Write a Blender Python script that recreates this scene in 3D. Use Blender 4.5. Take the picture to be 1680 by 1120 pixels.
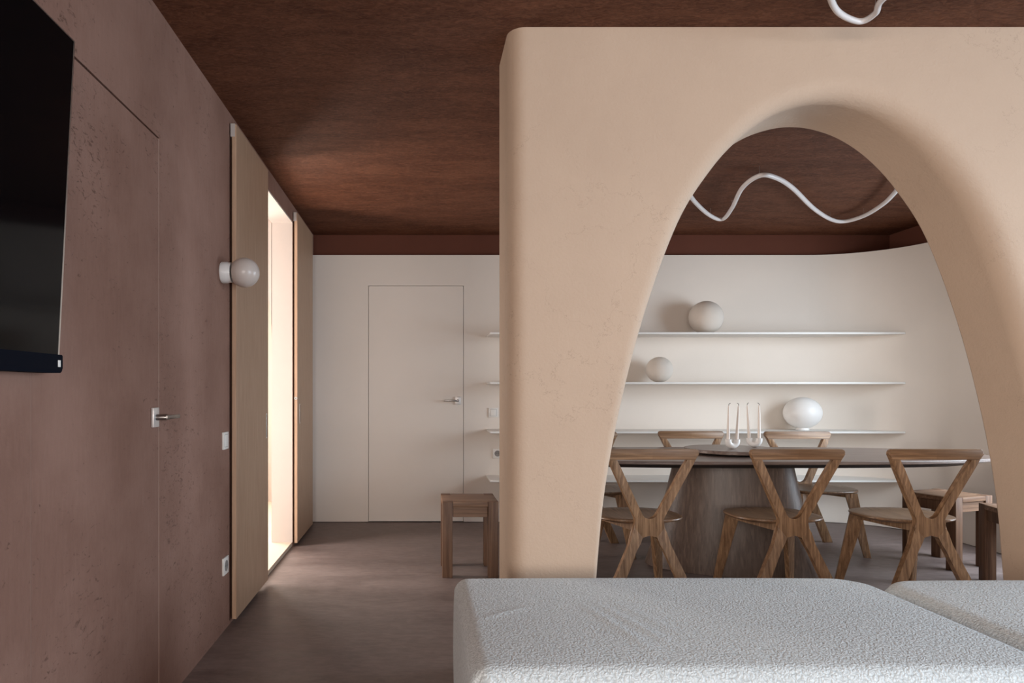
import bpy, bmesh, math, random
from mathutils import Vector, Matrix
random.seed(7)
for o in list(bpy.data.objects):
    bpy.data.objects.remove(o)
S = bpy.context.scene
COL = S.collection
PI = math.pi

# ------------------------------------------------------------------ camera
cam_d = bpy.data.cameras.new('camera')
cam = bpy.data.objects.new('camera', cam_d); COL.objects.link(cam)
cam.location = (0, 0, 1.17); cam.rotation_euler = (PI/2, 0, 0)
cam_d.sensor_width = 36; cam_d.lens = 24
cam_d.shift_x = 151/1680; cam_d.shift_y = 80/1680
cam_d.clip_start = 0.02
S.camera = cam

# ------------------------------------------------------------------ view, world, lights
S.view_settings.view_transform = 'Standard'
S.view_settings.look = 'None'
S.view_settings.gamma = 1
S.view_settings.use_curve_mapping = False
S.view_settings.exposure = 0.16

w = bpy.data.worlds.new('world'); S.world = w; w.use_nodes = True
bg = w.node_tree.nodes['Background']
bg.inputs[0].default_value = (0.72, 0.82, 1.0, 1); bg.inputs[1].default_value = 0.6

def area(name, loc, target, sx, sy, power, color, spread=180):
    d = bpy.data.lights.new(name, 'AREA'); d.shape = 'RECTANGLE'
    d.size = sx; d.size_y = sy; d.energy = power; d.color = color
    d.spread = math.radians(spread)
    o = bpy.data.objects.new(name, d); COL.objects.link(o)
    o.location = loc
    o.rotation_euler = (Vector(target)-Vector(loc)).to_track_quat('-Z', 'Y').to_euler()
    return o
# daylight through the dining window (right), the living room window (right), the side room's window
area('dining_daylight', (4.44, 3.90, 1.35), (2.9, 4.5, 0.1), 1.3, 1.7, 86, (0.76, 0.89, 1.0))
area('living_daylight', (4.60, -0.1, 1.5), (0.6, 1.2, 0.9), 3.4, 2.0, 180, (0.70, 0.86, 1.0))
area('rear_fill', (0.2, -3.2, 1.5), (0.8, 2, 1.3), 2.2, 1.7, 70, (1.0, 0.90, 0.82))  # frontal fill from behind the camera, set to lift door and soffit
area('left_fill', (-1.30, -1.8, 1.4), (1.4, 1.2, 1.5), 1.7, 1.7, 150, (1.0, 0.93, 0.85))  # unseen fill added to brighten the arch soffit from the left
area('side_room_daylight', (-2.3, 4.50, 1.25), (0.5, 4.5, 1.25), 0.7, 2.0, 66, (1.0, 0.93, 0.88))
area('niche_daylight', (-2.4, 6.2, 1.5), (-1.4, 5.6, 1.3), 1.0, 1.6, 85, (1.0, 0.92, 0.82))

# ------------------------------------------------------------------ materials
def mat(name, color=(.8,.8,.8), rough=.6, metal=0.0, spec=.5):
    m = bpy.data.materials.new(name); m.use_nodes = True
    b = m.node_tree.nodes['Principled BSDF']
    b.inputs['Base Color'].default_value = (*color, 1)
    b.inputs['Roughness'].default_value = rough
    b.inputs['Metallic'].default_value = metal
    b.inputs['Specular IOR Level'].default_value = spec
    return m
class NT:
    def __init__(s, m):
        s.m = m; s.t = m.node_tree; s.b = s.t.nodes['Principled BSDF']; s.co = s.t.nodes.new('ShaderNodeTexCoord')
    def n(s, typ, **kw):
        x = s.t.nodes.new(typ)
        for k, v in kw.items():
            if k in x.inputs.keys(): x.inputs[k].default_value = v
            else: setattr(x, k, v)
        return x
    def l(s, a, b): s.t.links.new(a, b)
    def mapped(s, scale, coord='Object', rot=(0,0,0)):
        mp = s.n('ShaderNodeMapping'); mp.inputs['Scale'].default_value = scale; mp.inputs['Rotation'].default_value = rot
        s.l(s.co.outputs[coord], mp.inputs['Vector']); return mp.outputs[0]
    def noise(s, vec, scale, detail=4, rough=.55, dist=0):
        x = s.n('ShaderNodeTexNoise', Scale=scale, Detail=detail, Roughness=rough, Distortion=dist)
        s.l(vec, x.inputs['Vector']); return x.outputs['Fac']
    def ramp(s, fac, stops):
        r = s.n('ShaderNodeValToRGB'); e = r.color_ramp.elements
        while len(e) < len(stops): e.new(.5)
        for el, (p, c) in zip(e, stops): el.position = p; el.color = (*c, 1) if len(c) == 3 else c
        s.l(fac, r.inputs[0]); return r.outputs[0]
    def mix(s, fac, a, b, blend='MIX'):
        x = s.n('ShaderNodeMix'); x.data_type = 'RGBA'; x.blend_type = blend
        if isinstance(fac, (int, float)): x.inputs[0].default_value = fac
        else: s.l(fac, x.inputs[0])
        for v, i in ((a, 6), (b, 7)):
            if isinstance(v, tuple): x.inputs[i].default_value = (*v, 1)
            else: s.l(v, x.inputs[i])
        return x.outputs[2]
    def math(s, op, a, b):
        x = s.n('ShaderNodeMath'); x.operation = op
        for v, i in ((a, 0), (b, 1)):
            if isinstance(v, (int, float)): x.inputs[i].default_value = v
            else: s.l(v, x.inputs[i])
        return x.outputs[0]
    def bump(s, h, strength=.3, dist=.01, prev=None):
        x = s.n('ShaderNodeBump', Strength=strength, Distance=dist); s.l(h, x.inputs['Height'])
        if prev is not None: s.l(prev, x.inputs['Normal'])
        return x.outputs[0]
    def out(s, color=None, normal=None, rough=None):
        if color is not None: s.l(color, s.b.inputs['Base Color'])
        if normal is not None: s.l(normal, s.b.inputs['Normal'])
        if rough is not None: s.l(rough, s.b.inputs['Roughness'])
        return s.m

def clay_wall():
    m = mat('brown_clay_plaster', rough=.72, spec=.3); t = NT(m)
    v = t.mapped((1, 1, 1))
    base = t.ramp(t.noise(v, 2.2, 6, .6), [(.38, (.215, .112, .082)), (.62, (.28, .157, .119))])
    # fine vertical trowel drag and small dark pits
    drag = t.noise(t.mapped((70, 70, 12)), 1.0, 6, .7, .6)
    base = t.mix(.20, base, t.ramp(drag, [(.38, (.195, .10, .07)), (.65, (.28, .16, .118))]))
    pit_n = t.noise(t.mapped((26, 26, 60)), 1.0, 6, .75, 1.2)
    patch = t.noise(t.mapped((1.6, 1.6, 1.0)), 1.3, 3, .5)
    thr = t.ramp(t.math('ADD', pit_n, t.math('MULTIPLY', patch, .30)), [(.765, (0, 0, 0)), (.80, (1, 1, 1))])
    base = t.mix(t.math('MULTIPLY', thr, .6), base, (.075, .035, .022))
    nb = t.bump(t.noise(v, 45, 6, .65), .35, .005)
    nb = t.bump(drag, .2, .003, nb)
    nb = t.bump(thr, .5, -.002, nb)
    return t.out(base, nb)
def clay_ceiling():
    m = mat('brown_clay_ceiling', rough=.62, spec=.18); t = NT(m)
    a = t.noise(t.mapped((1.5, 4.0, 1)), 1.8, 10, .72, .5)
    b = t.noise(t.mapped((14, 34, 1)), 1.6, 8, .75, 1.6)
    c = t.ramp(a, [(.40, (.080, .022, .008)), (.60, (.175, .064, .031))])
    c = t.mix(.5, c, t.ramp(b, [(.42, (.062, .017, .006)), (.62, (.225, .098, .054))]))
    nb = t.bump(b, .8, .010); nb = t.bump(t.noise(t.mapped((1,1,1)), 60, 5, .6), .25, .004, nb)
    return t.out(c, nb)
def micro_floor():
    m = mat('brown_microcement', rough=.5, spec=.5); t = NT(m)
    a = t.noise(t.mapped((1.0, 3.0, 1)), 1.4, 8, .65, .6)
    b = t.noise(t.mapped((12, 30, 1)), 1.0, 6, .7, .5)
    c = t.ramp(a, [(.38, (.135, .097, .089)), (.62, (.215, .162, .149))])
    c = t.mix(.35, c, t.ramp(b, [(.40, (.11, .076, .067)), (.63, (.230, .177, .16))]))
    return t.out(c, t.bump(b, .25, .003), t.ramp(a, [(.3, (.40,)*3), (.7, (.56,)*3)]))
def plaster(name, c1, c2, crack=True, bump=.55):
    m = mat(name, rough=.8, spec=.25); t = NT(m)
    v = t.mapped((1, 1, 1))
    c = t.ramp(t.noise(v, 1.3, 5, .6), [(.3, c1), (.7, c2)])
    nb = t.bump(t.noise(v, 90, 4, .6), bump, .003)
    nb = t.bump(t.noise(v, 14, 4, .6), bump*.6, .006, nb)
    if crack:
        vd = t.n('ShaderNodeTexVoronoi', feature='DISTANCE_TO_EDGE'); vd.inputs['Scale'].default_value = 2.6
        dn = t.n('ShaderNodeTexNoise', Scale=3.0, Detail=6.0, Roughness=.7)
        t.l(v, dn.inputs['Vector'])
        mx = t.n('ShaderNodeVectorMath'); mx.operation = 'MULTIPLY_ADD'
        t.l(dn.outputs['Color'], mx.inputs[0]); mx.inputs[1].default_value = (.55,)*3; t.l(v, mx.inputs[2])
        t.l(mx.outputs[0], vd.inputs['Vector'])
        line = t.ramp(vd.outputs['Distance'], [(0.0, (1,1,1)), (.006, (0,0,0))])
        sel = t.ramp(t.noise(v, 1.7, 2, .5), [(.50, (0,0,0)), (.62, (1,1,1))])
        k = t.math('MULTIPLY', line, sel)
        c = t.mix(t.math('MULTIPLY', k, .5), c, (.33, .24, .17))
    return t.out(c, nb)
def wood(name, c1, c2, c3, along='z', fine=70, rough=.5, split=False):
    m = mat(name, rough=rough, spec=.4); t = NT(m)
    k = {'x': 0, 'y': 1, 'z': 2}[along]
    sc = [fine]*3; sc[k] = fine*.035
    f = t.noise(t.mapped(tuple(sc)), 1.0, 5, .65, .3)
    s2 = [9.0]*3; s2[k] = 1.3
    wv = t.n('ShaderNodeTexWave', wave_type='RINGS', rings_direction={'x':'X','y':'Y','z':'Z'}[along])
    wv.inputs['Scale'].default_value = 1.6; wv.inputs['Distortion'].default_value = 5.5
    wv.inputs['Detail'].default_value = 3; wv.inputs['Detail Scale'].default_value = 1.2
    t.l(t.mapped(tuple(s2)), wv.inputs['Vector'])
    c = t.ramp(f, [(.38, c1), (.62, c2)])
    c = t.mix(t.math('MULTIPLY', t.ramp(wv.outputs['Fac'], [(.2, (0,0,0)), (.8, (1,1,1))]), .55), c, c3)
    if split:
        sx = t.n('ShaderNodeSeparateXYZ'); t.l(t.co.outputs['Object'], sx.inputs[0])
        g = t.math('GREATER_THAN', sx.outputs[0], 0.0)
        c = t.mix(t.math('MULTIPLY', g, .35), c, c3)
    return t.out(c, t.bump(f, .18, .002))
def boucle():
    m = mat('white_boucle', rough=.95, spec=.15); t = NT(m)
    v = t.mapped((1, 1, 1))
    vo = t.n('ShaderNodeTexVoronoi', feature='F1'); vo.inputs['Scale'].default_value = 150
    dn = t.n('ShaderNodeTexNoise', Scale=60.0, Detail=3.0); t.l(v, dn.inputs['Vector'])
    mx = t.n('ShaderNodeVectorMath'); mx.operation = 'MULTIPLY_ADD'
    t.l(dn.outputs['Color'], mx.inputs[0]); mx.inputs[1].default_value = (.02,)*3; t.l(v, mx.inputs[2])
    t.l(mx.outputs[0], vo.inputs['Vector'])
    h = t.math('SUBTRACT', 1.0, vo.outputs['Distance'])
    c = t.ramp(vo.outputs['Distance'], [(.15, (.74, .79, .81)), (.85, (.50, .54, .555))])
    t.b.inputs['Sheen Weight'].default_value = .25
    return t.out(c, t.bump(h, .6, .005))

M = dict(
    clay=clay_wall(), band=plaster('dark_clay_band', (.115, .038, .022), (.135, .046, .028), crack=False, bump=.2),
    seam=mat('lit_door_seam', (.42, .30, .24), .6),  # pale tone paints in the light caught along the door edges
    satin=mat('satin_steel', (.72, .69, .67), .38, .55),
    ceiling=clay_ceiling(), floor=micro_floor(),
    white=plaster('white_plaster', (.755, .685, .615), (.795, .72, .65), crack=False, bump=.12),
    arch=plaster('beige_plaster', (.500, .366, .272), (.560, .415, .310)),
    cream=plaster('cream_plaster', (.60, .53, .48), (.64, .565, .51), crack=False, bump=.1),
    oak=wood('oak_veneer', (.345, .21, .132), (.44, .29, .195), (.37, .235, .152), 'z', 110, .5),
    oak_edge=wood('oak_edge', (.46, .29, .19), (.56, .38, .26), (.50, .33, .22), 'z', 110, .55),
    chair=wood('chair_oak', (.155, .081, .040), (.385, .226, .122), (.20, .108, .055), 'z', 75, .42),
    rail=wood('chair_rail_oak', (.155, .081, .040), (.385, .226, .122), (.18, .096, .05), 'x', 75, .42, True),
    seat=wood('chair_seat_oak', (.12, .065, .036), (.26, .15, .085), (.155, .085, .046), 'y', 75, .36),
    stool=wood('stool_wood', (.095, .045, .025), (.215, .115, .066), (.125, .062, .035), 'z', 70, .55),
    stool_lit=wood('lit_stool_wood', (.13, .065, .036), (.28, .16, .096), (.17, .088, .05), 'x', 70, .5),  # lighter copy of the stool wood, window light on the tops painted in
    table=wood('dark_table_oak', (.125, .086, .072), (.24, .178, .150), (.165, .117, .098), 'x', 60, .34),
    base=wood('dark_base_oak', (.085, .055, .042), (.165, .112, .086), (.11, .073, .057), 'z', 60, .4),
    lip=mat('table_edge_wood', (.20, .13, .09), .5),
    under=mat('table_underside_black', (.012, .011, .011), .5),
    paint=mat('white_shelf_lacquer', (.76, .74, .71), .45),
    chrome=mat('brushed_metal', (.62, .60, .58), .28, 1.0),
    darkmetal=mat('handle_steel', (.30, .28, .27), .3, 1.0),
    plastic=mat('white_plastic', (.78, .75, .71), .35),
    dark=mat('dark_recess', (.012, .010, .009), .8),
    socket=mat('socket_hole_grey', (.25, .23, .22), .6),
    globe=mat('frosted_glass_globe', (.56, .49, .45), .28),
    ceramic=mat('white_ceramic', (.80, .78, .76), .35),
    matte_ball=plaster('sand_plaster_ball', (.64, .58, .52), (.68, .615, .55), crack=False, bump=.3),
    opal=mat('opal_glass', (.83, .81, .79), .4),
    wax=mat('ivory_wax', (.80, .72, .66), .5),
    wick=mat('burnt_wick', (.05, .04, .04), .9),
    tube=mat('white_tube', (.74, .70, .69), .35),
    screen=mat('black_screen_glass', (.002, .002, .0025), .08, 0, .12),
    tvback=mat('tv_body_dark', (.02, .02, .022), .4),
    tvframe=mat('tv_frame_aluminium', (.75, .73, .71), .3, 1.0),
    fabric=mat('dark_speaker_cloth', (.0035, .0045, .009), .95, 0, .1),
    sofa=boucle(),
    sofafoot=mat('sofa_foot_black', (.02, .02, .02), .6),
    winframe=mat('window_frame_white', (.7, .68, .66), .4),
    sidefloor=mat('pale_floor', (.72, .60, .47), .5),
)

# ------------------------------------------------------------------ helpers
def link(name, bm, m, parent=None, smooth=True, loc=(0,0,0), ang=35, wn=False):
    bmesh.ops.recalc_face_normals(bm, faces=bm.faces)
    me = bpy.data.meshes.new(name); bm.to_mesh(me); bm.free()
    mats = m if isinstance(m, (list, tuple)) else [m]
    for x in mats: me.materials.append(x)
    if smooth:
        me.shade_smooth(); me.set_sharp_from_angle(angle=math.radians(ang))
    o = bpy.data.objects.new(name, me); COL.objects.link(o); o.location = loc
    if parent is not None: o.parent = parent
    if wn:
        md = o.modifiers.new('wn', 'WEIGHTED_NORMAL'); md.keep_sharp = True
    return o
def empty(name, label, cat, loc=(0,0,0), rz=0, group=None, kind=None):
    o = bpy.data.objects.new(name, None); COL.objects.link(o); o.empty_display_size = .05
    o.location = loc; o.rotation_euler = (0, 0, rz)
    if label: o['label'] = label
    if cat: o['category'] = cat
    if group: o['group'] = group
    if kind: o['kind'] = kind
    return o
def tag(o, label, cat, group=None):
    o['label'] = label; o['category'] = cat
    if group: o['group'] = group
    return o
def struct(o, label=None):
    o['kind'] = 'structure'
    if label: o['label'] = label
    return o
def box(bm, x0, x1, y0, y1, z0, z1, bev=0, seg=2, mtx=None, mi=0):
    vs = [bm.verts.new((x, y, z)) for x in (x0, x1) for y in (y0, y1) for z in (z0, z1)]
    idx = [(0,1,3,2), (4,6,7,5), (0,4,5,1), (2,3,7,6), (0,2,6,4), (1,5,7,3)]
    fs = [bm.faces.new([vs[i] for i in f]) for f in idx]
    for f in fs: f.material_index = mi
    if mtx is not None: bmesh.ops.transform(bm, matrix=mtx, verts=vs)
    if bev:
        es = set(e for f in fs for e in f.edges)
        bmesh.ops.bevel(bm, geom=list(es), offset=bev, segments=seg, affect='EDGES', profile=.5)
def round_poly(pts, seg=6):
    """pts: (x, y, radius) -> rounded 2-D polygon"""
    out = []; n = len(pts)
    for i, p in enumerate(pts):
        r = p[2] if len(p) > 2 else 0
        P = Vector(p[:2])
        if r <= 0: out.append(tuple(P)); continue
        A = Vector(pts[i-1][:2]); B = Vector(pts[(i+1) % n][:2])
        a = (A-P); b = (B-P); la, lb = a.length, b.length; a.normalize(); b.normalize()
        ang = a.angle(b)
        if abs(ang-PI) < .02: out.append(tuple(P)); continue
        d = min(r/math.tan(ang/2), la*.49, lb*.49); rr = d*math.tan(ang/2)
        c = P + (a+b).normalized()*(rr/math.sin(ang/2))
        s = P+a*d-c; e = P+b*d-c
        tot = s.angle_signed(e)   # clockwise positive
        for k in range(seg+1):
            t = -tot*k/seg
            out.append((c.x+s.x*math.cos(t)-s.y*math.sin(t), c.y+s.x*math.sin(t)+s.y*math.cos(t)))
    return out
def prism(bm, pts, h0, h1, to3, bev=0, seg=2, mi=0, skip=None):
    """extrude a 2-D outline from h0 to h1; to3(u, v, h) gives the 3-D point"""
    lo = [bm.verts.new(to3(u, v, h0)) for u, v in pts]
    hi = [bm.verts.new(to3(u, v, h1)) for u, v in pts]
    n = len(pts); f0 = bm.faces.new(lo); f1 = bm.faces.new(hi[::-1]); fs = [f0, f1]
    for i in range(n):
        fs.append(bm.faces.new((lo[i], hi[i], hi[(i+1) % n], lo[(i+1) % n])))
    for f in fs: f.material_index = mi
    if bev:
        es = list(f0.edges)+list(f1.edges)
        if skip: es = [e for e in es if not all(skip(v.co) for v in e.verts)]
        bmesh.ops.bevel(bm, geom=es, offset=bev, segments=seg, affect='EDGES', profile=.5)
def lathe(bm, prof, seg=48, mtx=None):
    rings = []
    for r, z in prof:
        if r < 1e-6: rings.append([bm.verts.new((0, 0, z))])
        else: rings.append([bm.verts.new((r*math.cos(2*PI*i/seg), r*math.sin(2*PI*i/seg), z)) for i in range(seg)])
    for a, b in zip(rings, rings[1:]):
        for i in range(seg):
            j = (i+1) % seg
            if len(a) == 1 and len(b) == 1: continue
            if len(a) == 1: bm.faces.new((a[0], b[i], b[j]))
            elif len(b) == 1: bm.faces.new((a[i], a[j], b[0]))
            else: bm.faces.new((a[i], a[j], b[j], b[i]))
    if mtx is not None: bmesh.ops.transform(bm, matrix=mtx, verts=[v for r in rings for v in r])
def tube(bm, pts, rad, seg=12, cap=True):
    pts = [Vector(p) for p in pts]; n = len(pts)
    rads = rad if isinstance(rad, (list, tuple)) else [rad]*n
    T = [(pts[min(i+1, n-1)]-pts[max(i-1, 0)]).normalized() for i in range(n)]
    up = Vector((0, 0, 1)) if abs(T[0].z) < .9 else Vector((1, 0, 0))
    N = (up-T[0]*up.dot(T[0])).normalized(); rings = []
    for i in range(n):
        N = (N-T[i]*N.dot(T[i])).normalized(); B = T[i].cross(N)
        rings.append([bm.verts.new(pts[i]+(N*math.cos(2*PI*k/seg)+B*math.sin(2*PI*k/seg))*rads[i]) for k in range(seg)])
    for a, b in zip(rings, rings[1:]):
        for i in range(seg): bm.faces.new((a[i], a[(i+1) % seg], b[(i+1) % seg], b[i]))
    if cap: bm.faces.new(rings[0][::-1]); bm.faces.new(rings[-1])
def catmull(P, n=12, closed=False):
    P = [Vector(p) for p in P]; out = []
    m = len(P)
    for i in range(m-1):
        p0 = P[i-1] if i > 0 else P[0]*2-P[1]; p1 = P[i]; p2 = P[i+1]
        p3 = P[i+2] if i+2 < m else P[-1]*2-P[-2]
        for k in range(n):
            t = k/n
            out.append(.5*((2*p1)+(p2-p0)*t+(2*p0-5*p1+4*p2-p3)*t*t+(3*p1-p0-3*p2+p3)*t**3))
    out.append(P[-1]); return out
def grid_wall(bm, u0, u1, z0, z1, h0, h1, holes, to3):
    us = sorted(set([u0, u1]+[v for h in holes for v in h[:2] if u0 < v < u1]))
    zs = sorted(set([z0, z1]+[v for h in holes for v in h[2:4] if z0 < v < z1]))
    def solid(i, j):
        if i < 0 or j < 0 or i >= len(us)-1 or j >= len(zs)-1: return False
        uc = (us[i]+us[i+1])/2; zc = (zs[j]+zs[j+1])/2
        return not any(a < uc < b and c < zc < d for a, b, c, d in holes)
    cache = {}
    def V(u, z, h):
        k = (u, z, h)
        if k not in cache: cache[k] = bm.verts.new(to3(u, z, h))
        return cache[k]
    for i in range(len(us)-1):
        for j in range(len(zs)-1):
            if not solid(i, j): continue
            a, b, c, d = us[i], us[i+1], zs[j], zs[j+1]
            bm.faces.new((V(a,c,h0), V(b,c,h0), V(b,d,h0), V(a,d,h0)))
            bm.faces.new((V(a,c,h1), V(a,d,h1), V(b,d,h1), V(b,c,h1)))
            if not solid(i-1, j): bm.faces.new((V(a,c,h0), V(a,d,h0), V(a,d,h1), V(a,c,h1)))
            if not solid(i+1, j): bm.faces.new((V(b,c,h0), V(b,c,h1), V(b,d,h1), V(b,d,h0)))
            if not solid(i, j-1): bm.faces.new((V(a,c,h0), V(a,c,h1), V(b,c,h1), V(b,c,h0)))
            if not solid(i, j+1): bm.faces.new((V(a,d,h0), V(b,d,h0), V(b,d,h1), V(a,d,h1)))

# ------------------------------------------------------------------ room shell
CH = 2.558      # ceiling height
WX = -0.953     # left wall face
bm = bmesh.new(); box(bm, WX-.15, 4.5, -3.5, 6.3, -.10, 0); struct(link('floor', bm, M['floor'], smooth=False))
bm = bmesh.new(); box(bm, WX-.15, 4.5, -3.5, 6.3, CH, CH+.1); struct(link('ceiling', bm, M['ceiling'], smooth=False))
# left wall, with the flush door and the doorway cut out
D1 = (1.674, 2.493, 0, 2.087); DW = (4.02, 5.128, 0, 2.435)
W4 = (-2.7, -.9, .5, 2.3)  # unseen window opening, added so light reaches the arch soffit
bm = bmesh.new()
grid_wall(bm, -3.5, 6.3, 0, CH, WX-.157, WX, [W4, (D1[0]-.003, D1[1]+.003, -1, D1[3]+.005), (DW[0], DW[1], -1, DW[3])], lambda u, z, h: (h, u, z))
struct(link('wall_left', bm, M['clay'], smooth=False))
bm = bmesh.new(); box(bm, WX-.155, WX-.0015, D1[0], D1[1], .004, D1[3], .0015, 1)
for yy in (D1[0]-.0028, D1[1]+.0004):
    b2 = bmesh.new(); box(b2, WX-.05, WX-.0012, yy, yy+.0024, 0, D1[3]); struct(link('trim_2' if yy < 2 else 'trim_3', b2, M['seam'], smooth=False))
d1 = struct(link('door_1', bm, M['clay'], smooth=False), 'flush brown clay-finished door in the left wall beside the television')
# back wall: white panel in front of a brown wall
BY = 6.06; WH = 2.37
D2 = (-.4545, .384, 0, 2.095)
bm = bmesh.new()
grid_wall(bm, WX, 3.45, .004, WH, BY, BY+.04, [(D2[0]-.0035, D2[1]+.0035, -1, D2[3]+.0035)], lambda u, z, h: (u, h, z))
struct(link('wall_back', bm, M['white'], smooth=False))
bm = bmesh.new(); box(bm, D2[0], D2[1], BY+.001, BY+.038, .008, D2[3], .001, 1)
d2 = struct(link('door_2', bm, M['white'], smooth=False), 'flush white door in the back wall')
bm = bmesh.new(); grid_wall(bm, WX, 4.35, 0, CH, BY+.045, BY+.15, [], lambda u, z, h: (u, h, z))
struct(link('wall_back_upper', bm, M['band'], smooth=False))
# curved white panel turning into the right wall
CX, CY, CR = 3.45, 5.36, .70
W1 = (3.15, 4.72, .25, 2.2)
path = [(CX+CR*math.sin(a), CY+CR*math.cos(a)) for a in [PI/2*k/28 for k in range(29)]]
bm = bmesh.new()
lo = []
for (x, y) in path:
    nx, ny = (x-CX)/CR, (y-CY)/CR
    lo.append([bm.verts.new(p) for p in ((x, y, .004), (x, y, WH), (x+nx*.04, y+ny*.04, WH), (x+nx*.04, y+ny*.04, .004))])
for a, b in zip(lo, lo[1:]):
    for k in range(4): bm.faces.new((a[k], a[(k+1) % 4], b[(k+1) % 4], b[k]))
bm.faces.new(lo[0])
struct(link('wall_right_curve', bm, M['white']))
bm = bmesh.new()
grid_wall(bm, 2.85, CY, .004, WH, CX+CR, CX+CR+.04, [W1], lambda u, z, h: (h, u, z))
struct(link('wall_right', bm, M['white'], smooth=False))
W2 = (-1.9, 1.7, .15, 2.35)
bm = bmesh.new()
grid_wall(bm, -3.5, 6.3, 0, CH, 4.20, 4.40, [W1, W2], lambda u, z, h: (h, u, z))
struct(link('wall_right_upper', bm, M['band'], smooth=False))
# rear wall behind the camera, its unseen window placed for frontal fill light
W3 = (-.85, 1.3, .6, 2.4)
bm = bmesh.new()
grid_wall(bm, WX, 4.35, 0, CH, -3.05, -2.95, [W3], lambda u, z, h: (u, h, z))
struct(link('wall_rear', bm, M['cream'], smooth=False))
def window(n, W, to3, label):
    a, b, c, d = W; bm = bmesh.new()
    for (p, q, r, s) in ((a, b, c, c+.05), (a, b, d-.05, d), (a, a+.05, c+.05, d-.05), (b-.05, b, c+.05, d-.05), ((a+b)/2-.03, (a+b)/2+.03, c+.05, d-.05)):
        vs = [bm.verts.new(to3(u, z, h)) for u in (p, q) for z in (r, s) for h in (0, .05)]
        for f in [(0,1,3,2), (4,6,7,5), (0,4,5,1), (2,3,7,6), (0,2,6,4), (1,5,7,3)]: bm.faces.new([vs[i] for i in f])
    struct(link('window_%d' % n, bm, M['winframe'], smooth=False), label)
window(1, W1, lambda u, z, h: (4.30+h, u, z), 'white framed window on the right side of the dining area')
window(2, W2, lambda u, z, h: (4.30+h, u, z), 'white framed window on the right side of the living area')
window(3, W3, lambda u, z, h: (u, -3.05+h, z), 'unseen white framed window behind the living area, placed for fill light')

window(4, W4, lambda u, z, h: (WX-.12+h, u, z), 'added white framed window in the brown left wall behind the camera, to light the arch')
# side room beyond the doorway
bm = bmesh.new(); box(bm, -3.2, WX-.008, 3.2, 7.0, 0, .03); struct(link('floor_side_room', bm, M['sidefloor'], smooth=False))
bm = bmesh.new(); box(bm, -3.2, WX-.16, 3.2, 7.0, CH-.02, CH+.1); struct(link('ceiling_side_room', bm, M['cream'], smooth=False))
bm = bmesh.new(); box(bm, -3.3, -3.2, 3.1, 7.1, 0, CH); struct(link('wall_side_room_left', bm, M['cream'], smooth=False))
bm = bmesh.new(); box(bm, -3.2, WX-.157, 3.1, 3.2, 0, CH); struct(link('wall_side_room_near', bm, M['cream'], smooth=False))
bm = bmesh.new(); box(bm, -3.2, WX-.157, 7.0, 7.1, 0, CH); struct(link('wall_side_room_far', bm, M['cream'], smooth=False))
# pale lining of the doorway (reveal), flush with the opening edges
bm = bmesh.new()
x0, x1 = WX-.157, WX-.004
box(bm, x0, x1, DW[1]-.010, DW[1], .03, DW[3]); box(bm, x0, x1, DW[0], DW[0]+.01, .03, DW[3]); box(bm, x0, x1, DW[0], DW[1], DW[3]-.010, DW[3])
struct(link('trim_1', bm, M['cream'], smooth=False), 'pale lining of the bright doorway')
# partition with arched opening
aw = []
acx, ahw = -1.56, .45
for k in range(33):
    a = PI*k/32
    aw.append((acx+ahw*math.cos(a), 1.55+.85*math.sin(a)**.9 if 0 < k < 32 else 1.55))
outer = [(acx+ahw, .03)]+aw+[(acx-ahw, .03), (-3.2, .03), (-3.2, CH), (WX-.16, CH), (WX-.16, .03)]
bm = bmesh.new(); prism(bm, outer, DW[1]-.01, DW[1]+.12, lambda u, v, h: (u, h, v))
struct(link('wall_side_room_arch', bm, M['cream'], smooth=False))

# ------------------------------------------------------------------ the arched partition wall
FY, RY = 2.61, 2.92     # front and rear plane
ACX = 1.58
half = [(0.0, .935), (.37, .908), (.754, .872), (1.118, .803), (1.48, .705), (1.82, .577), (2.02, .452), (2.15, .335), (2.235, .215), (2.278, .10)]
L = catmull([(ACX-hw, z, 0) for z, hw in half]+[(ACX, 2.290, 0)]+[(ACX+hw, z, 0) for z, hw in half[::-1]], 8)
L = [(p.x, p.y) for p in L]; NA = len(L)
nrm = []
for i in range(NA):
    a = Vector(L[max(i-1, 0)]); b = Vector(L[min(i+1, NA-1)]); t = (b-a).normalized()
    nrm.append(Vector((-t.y, t.x)))        # points away from the opening
nrm[0] = Vector((-1, 0)); nrm[-1] = Vector((1, 0))
XL, XR = .34, 4.20
# outer contour matched to the arch points
def outer_pt(i):
    x, z = L[i]
    t = i/(NA-1)
    k1, k2 = .40, .62
    if t < k1: return (XL, CH*(t/k1))
    if t < k2: return (XL+(XR-XL)*((t-k1)/(k2-k1)), CH)
    return (XR, CH*(1-(t-k2)/(1-k2)))
ks = [i/(NA-1) for i in range(NA)]
O = [outer_pt(i) for i in range(NA)]
ia = min(range(NA), key=lambda i: abs(ks[i]-.40)); O[ia] = (XL, CH); ib = min(range(NA), key=lambda i: abs(ks[i]-.62)); O[ib] = (XR, CH)
bm = bmesh.new()
def fr(i):      # front fillet radius grows towards the apex and down the right side
    x, z = L[i]
    f = max(0, min(1, (z-.6)/1.4))
    u = max(0, min(1, (x-(ACX-.45))/.9)); u = u*u*(3-2*u)
    return (.020+.045*f)*(1-u)+.085*u
rings = []
FS = 7; OR = .065
def ring(f):
    return [bm.verts.new(f(i)) for i in range(NA)]
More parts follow.
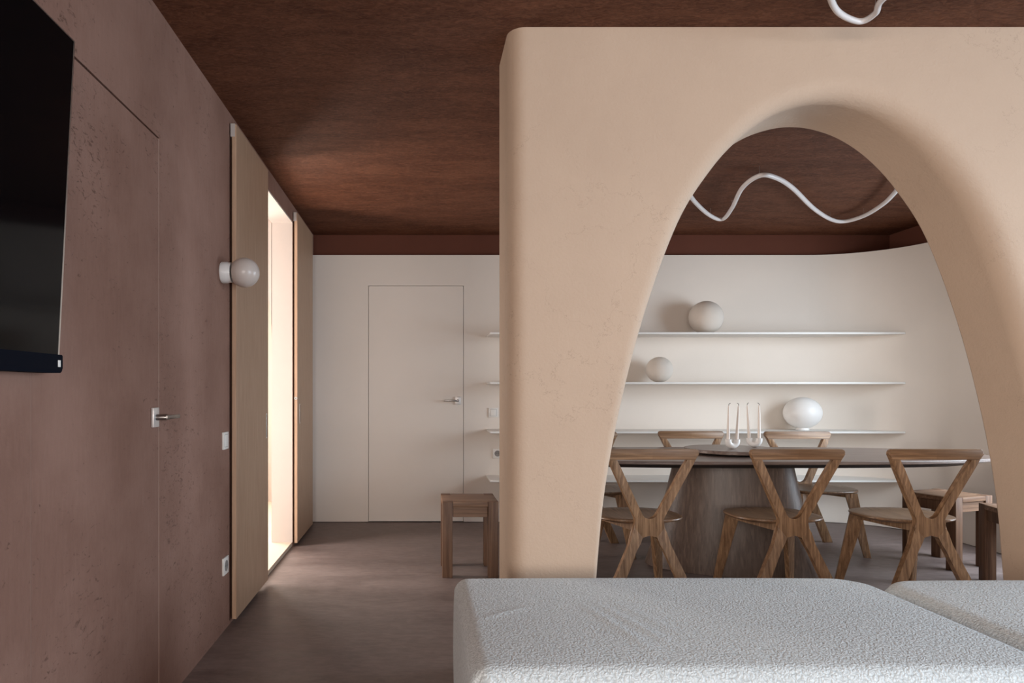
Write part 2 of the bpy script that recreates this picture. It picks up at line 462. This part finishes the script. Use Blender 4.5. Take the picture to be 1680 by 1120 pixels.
# rear soffit corner -> front soffit -> fillet -> front plane -> outer corner fillet -> left side
RR = .012
rings.append(ring(lambda i: (*(Vector(L[i])+nrm[i]*RR), RY)))
rings.append(ring(lambda i: (*(Vector(L[i])+nrm[i]*RR*.3), RY-RR*.3)))
rings.append(ring(lambda i: (*L[i], RY-RR)))
for k in range(FS+1):
    a = PI/2*k/FS
    rings.append(ring(lambda i, a=a: (*(Vector(L[i])+nrm[i]*fr(i)*(1-math.cos(a))), FY+fr(i)*(1-math.sin(a)))))
rings.append(ring(lambda i: (*(Vector(L[i])+nrm[i]*(fr(i)+.01)), FY)))
def lerp_out(i, ins):
    x, z = O[i]
    return (x+ins if x < XL+1e-6 else x, z)
rings.append(ring(lambda i: (max(O[i][0], XL+OR+.01), O[i][1], FY)))
for k in range(FS+1):
    a = PI/2*k/FS
    rings.append(ring(lambda i, a=a: (max(O[i][0], XL+OR*(1-math.sin(a))), O[i][1], FY+(OR*(1-math.cos(a)) if O[i][0] < XL+.001 else (OR*(1-math.cos(a)) if O[i][0] < XL+OR else 0)))))
rings.append(ring(lambda i: (O[i][0], O[i][1], FY+OR+.01)))
rings.append(ring(lambda i: (O[i][0], O[i][1], RY)))
for v in bm.verts: v.co = Vector((v.co.x, v.co.z, v.co.y))
for a, b in zip(rings, rings[1:]):
    for i in range(NA-1):
        try: bm.faces.new((a[i], a[i+1], b[i+1], b[i]))
        except ValueError: pass
a, b = rings[-1], rings[0]
for i in range(NA-1): bm.faces.new((a[i], a[i+1], b[i+1], b[i]))
bmesh.ops.remove_doubles(bm, verts=bm.verts, dist=1e-5)
arch = struct(link('wall_arch', bm, M['arch'], ang=50, wn=True), 'beige plaster partition wall with a tall parabolic arch opening')

# ------------------------------------------------------------------ sliding doors
def sliding(n, y0, y1, label, lock=False):
    X0, X1 = -.945, -.918
    e = empty('door_%d' % n, label, None, (0, 0, 0), kind='structure')
    bm = bmesh.new(); box(bm, X0+.004, X1, y0, y1, .026, 2.50, .0015, 1)
    for f in bm.faces:
        if abs(f.normal.y) > .9: f.material_index = 1
    bm.normal_update()
    for f in bm.faces: f.material_index = 1 if abs(f.normal.y) > .9 else 0
    link('panel', bm, [M['oak'], M['oak_edge']], e, smooth=False)
    bm = bmesh.new(); box(bm, X0-.002, X1-.007, y0-.002, y0+.05, 2.438, 2.503); c = link('track_cap', bm, M['satin'], e, smooth=False); c['label'] = 'grey metal end cap'
    bm = bmesh.new(); yh = (y1-.045) if not lock else y0+.10
    zc = 1.17-(.212 if not lock else .178)
    pts = round_poly([(yh-.011, zc-.075, .010), (yh+.011, zc-.075, .010), (yh+.011, zc+.075, .010), (yh-.011, zc+.075, .010)], 5)
    prism(bm, pts, X1-.001, X1+.002, lambda u, v, h: (h, u, v), .0007, 1)
    p = link('recessed_pull', bm, M['satin'], e); p['label'] = 'chrome flush pull'
    bm = bmesh.new(); pts = round_poly([(yh-.006, zc-.068, .006), (yh+.006, zc-.068, .006), (yh+.006, zc+.068, .006), (yh-.006, zc+.068, .006)], 5)
    prism(bm, pts, X1+.0015, X1+.0025, lambda u, v, h: (h, u, v)); link('pull_recess', bm, M['dark'], p)
    if lock:
        bm = bmesh.new(); lathe(bm, [(0, .003), (.010, .003), (.0115, 0)], 24, Matrix.Translation((-.930, y0, 1.11)) @ Matrix.Rotation(PI/2, 4, 'X'))
        k = link('lock', bm, M['satin'], e); k['label'] = 'round chrome lock'
        bm = bmesh.new(); box(bm, -.9325, -.9275, y0-.0045, y0-.002, 1.106, 1.114); link('keyhole', bm, M['dark'], k)
sliding(3, 3.414, 4.129, 'pale oak sliding door panel standing left of the bright doorway, behind the globe wall lamp')
sliding(4, 5.115, 5.84, 'pale oak sliding door panel at the far side of the bright doorway, by the back wall', True)
# ------------------------------------------------------------------ door handles
def handle(parent, M4, along=1):
    # local: x along the wall, y out of the wall (towards the room), z up
    bm = bmesh.new(); box(bm, -.026, .026, 0, .010, -.035, .035, .002, 2, M4); r = link('handle_plate', bm, M['satin'], parent)
    r['label'] = 'square chrome door plate'
    bm = bmesh.new(); lathe(bm, [(0, 0), (.011, 0), (.011, .045), (.009, .05), (0, .05)], 24, M4 @ Matrix.Rotation(-PI/2, 4, 'X'))
    box(bm, -.009*1, .009, .040, .052, -.008, .008, .002, 2, M4)
    box(bm, min(0, along*.125), max(0, along*.125), .042, .051, -.0075, .0075, .0025, 2, M4)
    h = link('door_handle', bm, M['darkmetal'], parent); h['label'] = 'slim steel lever'
Mx = Matrix(((0, 1, 0, WX), (1, 0, 0, 2.445), (0, 0, 1, 1.073), (0, 0, 0, 1)))
handle(d1, Mx @ Matrix.Translation((0, 0, 0)), 1)
# on the back door: out of the wall is -Y
My = Matrix(((1, 0, 0, .335), (0, -1, 0, BY), (0, 0, 1, 1.078), (0, 0, 0, 1)))
handle(d2, My, -1)

# ------------------------------------------------------------------ switches and sockets
def plate(name, label, cat, M4, kind):
    e = empty(name, label, cat, M4.translation)
    A = Matrix.Translation(-Vector(M4.translation)) @ M4
    bm = bmesh.new(); box(bm, -.042, .042, 0, .010, -.042, .042, .0025, 2, A); link('frame', bm, M['plastic'], e)
    if kind == 'switch':
        bm = bmesh.new(); box(bm, -.027, .027, .009, .0125, -.029, .029, .0015, 2, A); link('rocker', bm, M['plastic'], e)
        bm = bmesh.new(); box(bm, -.0285, .0285, .0098, .0104, -.0305, .0305, 0, 1, A); s = link('shadow_gap', bm, M['socket'], e)
    else:
        bm = bmesh.new(); lathe(bm, [(.0265, .0085), (.0265, .0115), (.021, .0115), (.019, .0105), (0, .0105)], 32, A @ Matrix.Rotation(-PI/2, 4, 'X')); s = link('socket_insert', bm, M['socket'], e)
        for sx in (-.0095, .0095):
            bm = bmesh.new(); lathe(bm, [(.0026, .0105), (.0026, .0112), (0, .0112)], 12, A @ Matrix.Translation((sx, 0, 0)) @ Matrix.Rotation(-PI/2, 4, 'X')); link('socket_hole', bm, M['dark'], s)
def ML(y, z): return Matrix(((0, 1, 0, WX), (1, 0, 0, y), (0, 0, 1, z), (0, 0, 0, 1)))
def MB(x, z): return Matrix(((1, 0, 0, x), (0, -1, 0, BY), (0, 0, 1, z), (0, 0, 0, 1)))
plate('light_switch', 'white square light switch on the brown wall, below the globe lamp', 'switch', ML(3.325, .925), 'switch')
plate('power_outlet', 'white power outlet low on the brown wall near the floor', 'power outlet', ML(3.325, .317), 'outlet')
plate('light_switch', 'white square light switch on the white wall right of the white door', 'switch', MB(.650, .972), 'switch')
plate('power_outlet', 'white power outlet on the white wall below the light switch', 'power outlet', MB(.687, .610), 'outlet')

# ------------------------------------------------------------------ globe wall lamp
lamp = empty('wall_lamp', 'frosted glass globe lamp on a short white base on the brown wall', 'wall lamp', (WX, 3.28, 1.735))
RX = Matrix.Rotation(PI/2, 4, 'Y')     # z -> +x
bm = bmesh.new(); lathe(bm, [(0, 0), (.048, 0), (.051, .004), (.051, .030), (.049, .034), (.047, .050), (0, .050)], 40, RX)
link('lamp_base', bm, M['ceramic'], lamp)
bm = bmesh.new(); r = .071; cxx = .110
lathe(bm, [(r*math.sin(a), cxx-r*math.cos(a)) for a in [PI*k/36 for k in range(9, 37)]], 56, RX)
link('globe', bm, M['globe'], lamp)

# ------------------------------------------------------------------ television
tv = empty('television', 'large black flat screen television on the brown wall, tilted slightly forward', 'television', (WX, 1.0, 1.213))
def tvx(z, d): # z relative to base of empty
    return .026 + (z-.046)/.789*.040 + d
def tvbox(bm, y0, y1, z0, z1, d0, d1, bev=0):
    vs = [bm.verts.new((tvx(z, d), y, z)) for y in (y0, y1) for z in (z0, z1) for d in (d0, d1)]
    fs = [bm.faces.new([vs[i] for i in f]) for f in [(0,1,3,2), (4,6,7,5), (0,4,5,1), (2,3,7,6), (0,2,6,4), (1,5,7,3)]]
    if bev: bmesh.ops.bevel(bm, geom=list(set(e for f in fs for e in f.edges)), offset=bev, segments=2, affect='EDGES', profile=.5)
bm = bmesh.new(); tvbox(bm, -.73, .714, .048, .832, 0, .014); link('housing', bm, M['tvback'], tv, smooth=False)
bm = bmesh.new()
tvbox(bm, .714, .720, .046, .835, .002, .0185); tvbox(bm, -.736, -.730, .046, .835, .002, .0185); tvbox(bm, -.730, .714, .832, .835, .002, .0185)
f = link('frame', bm, M['tvframe'], tv, smooth=False); f['label'] = 'thin aluminium edge'
bm = bmesh.new(); tvbox(bm, -.730, .714, .046, .832, .0142, .018); link('screen', bm, M['screen'], tv, smooth=False)
bm = bmesh.new()
pts = round_poly([(-.736, .0, .012), (.722, .0, .012), (.722, .046, .003), (-.736, .046, .003)], 5)
prism(bm, pts, .004, .052, lambda u, v, h: (h, u, v), .002, 2); sb = link('speaker_bar', bm, M['fabric'], tv); sb['label'] = 'dark cloth speaker bar'
bm = bmesh.new(); box(bm, .0515, .0535, .699, .710, .015, .032, .0005, 1); b_ = link('badge', bm, M['plastic'], sb, smooth=False); b_['label'] = 'small white badge'
bm = bmesh.new(); box(bm, -.0, .012, -.2, .2, .2, .6); box(bm, .008, .042, -.18, .18, .25, .55); link('wall_bracket', bm, M['tvback'], tv, smooth=False)

# ------------------------------------------------------------------ shelves
ends = ['topmost of the long white wall shelves, with the large sand coloured ball on it',
        'second long white wall shelf from the top, with the small sand coloured ball',
        'third long white wall shelf from the top, with the round opal lamp on it',
        'lowest long white wall shelf, empty, behind the table']
for k, (z, lab) in enumerate(zip((1.655, 1.238, .826, .418), ends)):
    def wallY(x):
        return BY if x < CX else CY+math.sqrt(max(0, CR**2-(x-CX)**2))
    front = [(.588, 5.70)]+[(3.6, 5.70), (3.9, 5.70), (4.0, 5.70), (4.045, 5.703)]
    tip = [(4.088, 5.785), (4.095, 5.80)]
    wallp = [(x, wallY(x)+.001) for x in [4.04, 3.99, 3.93, 3.86, 3.78, 3.7, 3.6, 3.5, 3.45]]
    
    pts = front+[(4.040, 5.745), (4.049, 5.733)][:0]
    # tip: where the front edge meets the curved wall
    pts = front+[(4.058, 5.706)]+wallp[1:]+[(.588, BY+.0005)]
    bm = bmesh.new(); prism(bm, pts, z-.016, z, lambda u, v, h: (u, v, h), .0025, 2)
    tag(link('wall_shelf', bm, M['paint']), lab, 'shelf', None)

# ------------------------------------------------------------------ balls and globe lamp on the shelves
def ball(name, loc, rx, rz, m, flat=.985):
    bm = bmesh.new(); n = 40
    a0 = math.acos(-flat) if False else PI*(1-.055)
    prof = [(0, rz*math.cos(a0))]+[(rx*math.sin(a), rz*math.cos(a)) for a in [a0*(1-k/n) for k in range(n+1)]]
    lathe(bm, prof, 64)
    zmin = rz*math.cos(a0)
    for v in bm.verts: v.co.z -= zmin
    return link(name, bm, m, loc=loc)
o = ball('decorative_sphere', (2.463, 5.88, 1.656), .142, .142, M['matte_ball']); tag(o, 'large sand coloured plaster ball on the top shelf', 'ornament')
o = ball('decorative_sphere', (2.062, 5.88, 1.239), .112, .110, M['matte_ball']); tag(o, 'small sand coloured plaster ball on the second shelf', 'ornament')
gl = empty('table_lamp', 'round opal glass table lamp on the third shelf', 'lamp', (3.295, 5.88, .827))
bm = bmesh.new(); lathe(bm, [(0, 0), (.050, 0), (.052, .003), (.050, .016), (.046, .022), (0, .022)], 40); link('lamp_base', bm, M['ceramic'], gl)
bm = bmesh.new(); n = 40; a0 = PI*.90
lathe(bm, [(0, .135*math.cos(a0))]+[(.151*math.sin(a), .135*math.cos(a)) for a in [a0*(1-k/n) for k in range(n+1)]], 64)
for v in bm.verts: v.co.z += .020-.135*math.cos(a0)
link('lamp_shade', bm, M['opal'], gl)

# ------------------------------------------------------------------ dining table
TX, TY, TZ = 2.12, 4.54, .75
def sup(a, b, n, N=96):
    out = []
    for i in range(N):
        t = 2*PI*i/N; c, s = math.cos(t), math.sin(t)
        out.append((a*math.copysign(abs(c)**(2/n), c), b*math.copysign(abs(s)**(2/n), s)))
    return out
tb = empty('dining_table', 'long dark oak dining table with rounded ends on a conical base', 'table', (TX, TY, 0))
def loft(bm, levels, cap=True):
    rs = [[bm.verts.new((x, y, z)) for x, y in pts] for pts, z in levels]
    n = len(rs[0])
    for a, b in zip(rs, rs[1:]):
        for i in range(n): bm.faces.new((a[i], a[(i+1) % n], b[(i+1) % n], b[i]))
    if cap: bm.faces.new(rs[0][::-1]); bm.faces.new(rs[-1])
A, B = 1.575, .525
bm = bmesh.new(); loft(bm, [(sup(A-.004, B-.004, 2.9), TZ-.020), (sup(A, B, 2.9), TZ-.016), (sup(A, B, 2.9), TZ-.003), (sup(A-.003, B-.003, 2.9), TZ)])
link('tabletop', bm, M['table'], tb)
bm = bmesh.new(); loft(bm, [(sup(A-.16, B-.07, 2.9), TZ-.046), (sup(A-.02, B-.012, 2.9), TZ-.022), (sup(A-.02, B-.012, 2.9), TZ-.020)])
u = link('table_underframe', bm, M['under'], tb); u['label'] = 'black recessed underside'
# conical base: an oval cone, turned a little, with a soft flare at the foot
bm = bmesh.new(); lv = []
rz = math.radians(-19)
for k in range(15):
    t = k/14; z = .002+(TZ-.048)*t
    ax = .535-.175*t-.008*math.sin(PI*t); ay = .262-.08*t-.008*math.sin(PI*t)
    p = sup(ax, ay, 2.25, 80)
    lv.append(([(x*math.cos(rz)-y*math.sin(rz)-.075+.01*t, x*math.sin(rz)+y*math.cos(rz)-.04) for x, y in p], z))
loft(bm, lv); link('table_base', bm, M['base'], tb)
# turntable
sus = empty('lazy_susan', 'round dark oak turntable in the middle of the dining table', 'turntable', (2.08, 4.55, TZ))
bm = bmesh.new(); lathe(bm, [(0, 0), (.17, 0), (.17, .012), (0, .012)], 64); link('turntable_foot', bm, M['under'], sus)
bm = bmesh.new(); lathe(bm, [(0, .0125), (.296, .0125), (.300, .016), (.300, .032), (.297, .035), (0, .035)], 96); link('turntable_plate', bm, M['table'], sus)

# candle holders
def candle_set(cx, cy, rz, lab, tilts, labs):
    h = empty('candle_holder', lab, 'candle holder', (cx, cy, TZ+.035), rz, 'U-shaped candle holders on the turntable')
    R = .030; rt = .0205
    pts = [(-R, 0, .062)]+[(-R*math.cos(a), 0, .0205+R-R*math.sin(a)) for a in [PI*k/16 for k in range(17)]]+[(R, 0, .062)]
    bm = bmesh.new(); tube(bm, pts, rt, 20); link('holder_body', bm, M['ceramic'], h)
    for s, tl, cl in zip((-1, 1), tilts, labs):
        c = empty('candle', cl, 'candle', (cx+s*R*math.cos(rz), cy+s*R*math.sin(rz), TZ+.035+.0625), 0, 'ivory taper candles')
        c.rotation_euler = (0, tl, 0)
        bm = bmesh.new(); lathe(bm, [(0, 0), (.0100, 0), (.0098, .04), (.0072, .16), (.0048, .215), (.0025, .222), (0, .223)], 24); link('wax_body', bm, M['wax'], c)
        bm = bmesh.new(); d = random.choice((-1, 1)); tube(bm, [(0, 0, .220), (0, 0, .229), (d*.004, 0, .235), (d*.011, 0, .2365)], .0017, 8); link('wick', bm, M['wick'], c)
candle_set(2.060, 4.50, .10, 'white U-shaped ceramic candle holder on the left of the turntable', (.02, .055),
   ('ivory taper candle, leftmost of four on the turntable', 'ivory taper candle, right one in the left holder'))
candle_set(2.262, 4.62, -.45, 'white U-shaped ceramic candle holder on the right of the turntable', (-.06, .0),
   ('ivory taper candle, left one in the right holder', 'ivory taper candle, rightmost of four on the turntable'))

# ------------------------------------------------------------------ chairs
TH = .034
def lean(z):   # back plane: leans away at the top and kicks out at the feet
    return -.05*max(0, (z-.46)/.40)**1.2 - .045*max(0, (.43-z)/.43)**1.1
def back3(u, v, h): return (u, h+lean(v), v)
def mirror(pts): return pts+[(-p[0],)+tuple(p[1:]) for p in pts[::-1]]
def dens(pts, step=.03):
    out = []
    for i, p in enumerate(pts):
        q = pts[(i+1) % len(pts)]; d = math.hypot(q[0]-p[0], q[1]-p[1]); n = max(1, int(d/step))
        for k in range(n): out.append((p[0]+(q[0]-p[0])*k/n, p[1]+(q[1]-p[1])*k/n))
    return out
def make_chair(name, lab, grp):
    c = empty(name, lab, 'chair', group=grp)
    bm = bmesh.new()
    pts = round_poly([(-.2385, .7955), (-.190, .7955), (-.180, .8005), (.180, .8005), (.190, .7955), (.2385, .7955), (.264, .853, .022), (-.264, .853, .022)], 6)
    prism(bm, pts, 0, TH, back3, .005, 2, skip=lambda c: c.z < .7975); link('top_rail', bm, M['rail'], c)
    bm = bmesh.new()
    half = [(.243, .7945, 0), (.076, .452, .07), (.078, .405, 0), (.045, .383, .0), (.020, .390, 0)]
    # right contour going down, then bottom, mirrored
    R_ = [(.238, .795, 0), (.074, .462, .07), (.086, .425, 0), (.036, .366, .0), (.0, .384, .04)]
    Lc = [(-.036, .366, .0), (-.086, .425, 0), (-.074, .462, .07), (-.238, .795, 0), (-.190, .795, 0), (-.028, .470, .045), (.028, .470, .045), (.190, .795, 0)]
    pts = dens(round_poly(R_+Lc, 8), .04)
    prism(bm, pts, 0, TH, back3, .005, 2, skip=lambda c: c.z > .794 or (.03 < abs(c.x) < .09 and c.z < .426 and abs(c.z-(.3655+(abs(c.x)-.036)*1.18)) < .006)); link('backrest', bm, M['chair'], c)
    for s in (-1, 1):
        bm = bmesh.new()
        pts = [(.086, .4245), (.090, .395), (.112, .335), (.268, .0), (.204, .0), (.116, .20), (.074, .30), (.058, .337), (.036, .3655)]
        pts = dens([(s*x, z) for x, z in pts], .05)
        prism(bm, pts, 0, TH, back3, .005, 2, skip=lambda c: c.z > .362 and abs(c.z-(.3655+(abs(c.x)-.036)*1.18)) < .006); link('leg', bm, M['chair'], c)
    # seat
    bm = bmesh.new()
    def so(a, b, n=2.6): return [(x, y+.235) for x, y in sup(a, b, n, 72)]
    rs = [(so(.20, .165), .431), (so(.247, .205), .443), (so(.252, .210), .450), (so(.250, .208), .457), (so(.244, .202), .459), (so(.18, .15), .454), (so(.08, .07), .451)]
    loft(bm, rs)
    for v in bm.verts:
        if v.co.y < .036 : v.co.y = .036+(v.co.y-.036)*.03
    link('seat', bm, M['seat'], c, ang=50)
    # frame under the seat, from the hub out to the front legs
    bm = bmesh.new()
    for s in (-1, 1):
        a = Vector((s*.050, .030)); b = Vector((s*.170, .385)); d = (b-a).normalized(); n = Vector((-d.y, d.x))*.016
        P = [a-n, b-n, b+n, a+n]
        lo = [bm.verts.new((p.x, p.y, (.395 if i in (0, 3) else .405))) for i, p in enumerate(P)]
        hi = [bm.verts.new((p.x, p.y, (.440 if i in (0, 3) else .437))) for i, p in enumerate(P)]
        bm.faces.new(lo); bm.faces.new(hi)
        for i in range(4): bm.faces.new((lo[i], lo[(i+1) % 4], hi[(i+1) % 4], hi[i]))
    link('seat_frame', bm, M['chair'], c)
    for s in (-1, 1):
        bm = bmesh.new()
        # flat tapered board legs, splayed out and forward
        top = Vector((s*.165, .365, .436)); bot = Vector((s*.225, .455, 0))
        for P, wd, th in ((top, .036, .016), (bot, .024, .013)): pass
        d2 = Vector((s*.9, .43, 0)).normalized(); q = Vector((-d2.y, d2.x, 0))
        vs = []
        for P, wd, th in ((bot, .022, .014), (top, .040, .017)):
            vs.append([bm.verts.new(P+d2*a*wd+q*b*th) for a, b in ((-1,-1), (1,-1), (1,1), (-1,1))])
        for v in vs[0]: v.co.z = 0
        bm.faces.new(vs[0]); bm.faces.new(vs[1])
        es = []
        for i in range(4):
            f = bm.faces.new((vs[0][i], vs[0][(i+1) % 4], vs[1][(i+1) % 4], vs[1][i]))
        es = [e for e in bm.edges if abs((e.verts[0].co-e.verts[1].co).normalized().z) > .7]
        bmesh.ops.bevel(bm, geom=es, offset=.004, segments=2, affect='EDGES', profile=.5)
        link('leg', bm, M['chair'], c)
    return c
def dup(root):
    r = root.copy(); COL.objects.link(r)
    for ch in root.children:
        d = ch.copy(); COL.objects.link(d); d.parent = r
        for g in ch.children:
            e = g.copy(); COL.objects.link(e); e.parent = d
    return r
G1 = 'oak dining chairs around the table'
proto = make_chair('dining_chair', '', G1)
seats = [(1.250, 3.715, 0.03, 'oak dining chair with triangular open back, near side of the table beside the left pier'),
         (2.035, 3.715, 0.0, 'oak dining chair, middle one of three on the near side of the table'),
         (2.780, 3.715, 0.0, 'oak dining chair on the near side, closest to the wooden stools on the right'),
         (1.255, 5.20, PI, 'oak dining chair beyond the table, mostly hidden behind the left arch pier'),
         (2.105, 5.28, PI, 'oak dining chair beyond the table, its top rail seen behind the candles'),
         (2.905, 5.23, PI, 'oak dining chair beyond the table, in front of the round opal lamp')]
for i, (x, y, r, lab) in enumerate(seats):
    c = proto if i == 0 else dup(proto)
    c.location = (x, y, 0); c.rotation_euler = (0, 0, r); c['label'] = lab

# ------------------------------------------------------------------ stools
def make_stool():
    s = empty('wooden_stool', '', 'stool', group='square wooden stools')
    W = .175; l = .064; H = .475
    for sx in (-1, 1):
        for sy in (-1, 1):
            bm = bmesh.new(); x0, x1 = sorted((sx*W, sx*(W-l))); y0, y1 = sorted((sy*W, sy*(W-l)))
            box(bm, x0, x1, y0, y1, 0, H, .003, 2); link('leg', bm, M['stool'], s)
    bm = bmesh.new(); g = .002; i = W-l-g
    pts = [(-i, -W), (i, -W), (i, -i), (W, -i), (W, i), (i, i), (i, W), (-i, W), (-i, i), (-W, i), (-W, -i), (-i, -i)]
    prism(bm, pts, H-.032, H-.0015, lambda u, v, h: (u, v, h), .0025, 2); link('seat', bm, M['stool_lit'], s)
    for sg in (-1, 1):
        bm = bmesh.new(); box(bm, -i, i, *sorted((sg*(W-.012), sg*(W-.038))), H-.098, H-.034, .002, 1); link('apron', bm, M['stool_lit'], s)
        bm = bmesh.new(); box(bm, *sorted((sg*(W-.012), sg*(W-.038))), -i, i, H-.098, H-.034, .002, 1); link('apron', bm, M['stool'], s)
    return s
st = make_stool()
for i, (x, y, r, lab) in enumerate([(.315, 4.43, 0, 'square wooden stool in front of the white door, left of the arched wall'),
        (3.563, 4.622, math.radians(19), 'square wooden stool by the curved white wall, at the far right end of the table'),
        (3.588, 4.016, math.radians(-13), 'square wooden stool cut off by the right side of the arch')]):
    c = st if i == 0 else dup(st)
    c.location = (x, y, 0); c.rotation_euler = (0, 0, r); c['label'] = lab

# ------------------------------------------------------------------ wavy tube lights on the ceiling
def wavy(name, ctrl, label, r, z=2.50):
    e = empty(name, label, 'ceiling light', (ctrl[0][0], ctrl[0][1], z))
    O_ = Vector(e.location)
    pts = catmull([(x, y, z) for x, y in ctrl], 16)
    bm = bmesh.new(); tube(bm, [p-O_ for p in pts], r, 14); link('light_tube', bm, M['tube'], e)
    for k in range(1, len(ctrl)-1, 2):
        x, y = ctrl[k]
        bm = bmesh.new(); tube(bm, [(x-O_.x, y-O_.y, r*.8), (x-O_.x, y-O_.y, CH-z)], .0012, 8); link('hanger', bm, M['chrome'], e)
# positions measured as (x, depth) on the plane z = 2.5
def P(px, py, z=2.5): Y = 1120*(z-1.17)/(640-py); return ((px-689)*Y/1120, Y)
wavy('wavy_tube_light', [P(1085, 268), P(1112, 292), P(1140, 331), P(1166, 354), P(1186, 359), P(1201, 341), P(1218, 308), P(1246, 288), P(1272, 291), P(1300, 308), P(1334, 341), P(1362, 359), P(1385, 363), P(1417, 354), P(1447, 336), P(1467, 317), P(1492, 285)],
     'thin white wavy tube light on the ceiling above the dining table', .0145)
wavy('wavy_tube_light', [(1.10, 1.60), (1.20, 1.95), (1.33, 2.22), P(1372, 16), P(1409, 35), P(1436, 22), (1.575, 2.31), (1.63, 2.10), (1.70, 1.80), (1.85, 1.55), (2.1, 1.5)],
     'white wavy tube light on the ceiling in front of the arched wall', .0105)

# ------------------------------------------------------------------ sofa modules
def rbox(sx, sy, sz, r, step, top=None, cr=(.03, .11), name='cushion', m=None, parent=None):
    """rounded box with a dense surface; top(x, y) raises the upper side"""
    bm = bmesh.new()
    def axis(a):
        n = max(2, int(a/step)); return [a*i/n-a/2 for i in range(n+1)]
    X, Y_, Z = axis(sx), axis(sy), axis(sz)
    cache = {}
    def V(x, y, z):
        k = (round(x, 5), round(y, 5), round(z, 5))
        if k in cache: return cache[k]
        c = Vector((max(-sx/2+r, min(sx/2-r, x)), max(-sy/2+r, min(sy/2-r, y)), max(-sz/2+r, min(sz/2-r, z))))
        d = Vector((x, y, z))-c
        if d.length > 1e-9: c = c+d.normalized()*r
        if top and z > 0:
            c.z += top(c.x, c.y)*max(0, (c.z)/(sz/2))
        # soft bulging sides
        f = 1-abs(z/(sz/2))**2
        if abs(abs(x)-sx/2) < 1e-6: c.x += math.copysign(.006*f, x)
        if abs(abs(y)-sy/2) < 1e-6: c.y += math.copysign(.006*f, y)
        Rr = cr[0] if c.x < 0 else cr[1]
        ex, ey = abs(c.x)-(sx/2-Rr), abs(c.y)-(sy/2-Rr)
        if ex > 0 and ey > 0:
            q = max(ex, ey)/math.hypot(ex, ey)
            c.x = math.copysign(sx/2-Rr+ex*q, c.x); c.y = math.copysign(sy/2-Rr+ey*q, c.y)
        v = bm.verts.new(c); cache[k] = v; return v
    def face(g, A_, B_):
        for i in range(len(A_)-1):
            for j in range(len(B_)-1):
                bm.faces.new((g(A_[i], B_[j]), g(A_[i+1], B_[j]), g(A_[i+1], B_[j+1]), g(A_[i], B_[j+1])))
    face(lambda a, b: V(a, b, sz/2), X, Y_); face(lambda a, b: V(a, b, -sz/2), X, Y_)
    face(lambda a, b: V(a, -sy/2, b), X, Z); face(lambda a, b: V(a, sy/2, b), X, Z)
    face(lambda a, b: V(-sx/2, a, b), Y_, Z); face(lambda a, b: V(sx/2, a, b), Y_, Z)
    return bm
def ridge(x, y, x0, y0, x1, y1, w, h):
    d = Vector((x1-x0, y1-y0)); l = d.length; d /= l; p = Vector((x-x0, y-y0)); t = p.dot(d); s = abs(p.x*d.y-p.y*d.x)
    e = min(t, l-t)
    if e < -.05: return 0
    return h*math.exp(-(s/w)**2)*max(0, min(1, (e+.05)/.10))
def sofa(x0, x1, y0, y1, h, lab, wr, r=.045, cr=(.03, .13)):
    s = empty('sofa_module', lab, 'sofa', ((x0+x1)/2, (y0+y1)/2, 0), group=None)
    sx, sy = x1-x0, y1-y0; zb = .05; sz = h-zb
    def top(x, y):
        q = .012*(1-(2*x/sx)**4)*(1-(2*y/sy)**4)
        X_, Y2 = x+(x0+x1)/2, y+(y0+y1)/2
        for a in wr: q += ridge(X_, Y2, *a)
        return q
    bm = rbox(sx, sy, sz, r, .008, top, cr)
    for v in bm.verts: v.co.z += zb+sz/2
    link('cushion', bm, M['sofa'], s, ang=80)
    for ax in (-1, 1):
        for ay in (-1, 1):
            bm = bmesh.new(); lathe(bm, [(0, 0), (.025, 0), (.025, .052), (0, .052)], 24)
            for v in bm.verts: v.co.x += ax*(sx/2-.10); v.co.y += ay*(sy/2-.10)
            link('foot', bm, M['sofafoot'], s)
wr = [(.18, 1.97, .31, 2.05, .012, .0028), (.50, 2.05, .58, 1.74, .016, .0030), (.545, 2.06, .64, 1.78, .015, .0028), (.60, 2.08, .69, 1.84, .018, .0018)]
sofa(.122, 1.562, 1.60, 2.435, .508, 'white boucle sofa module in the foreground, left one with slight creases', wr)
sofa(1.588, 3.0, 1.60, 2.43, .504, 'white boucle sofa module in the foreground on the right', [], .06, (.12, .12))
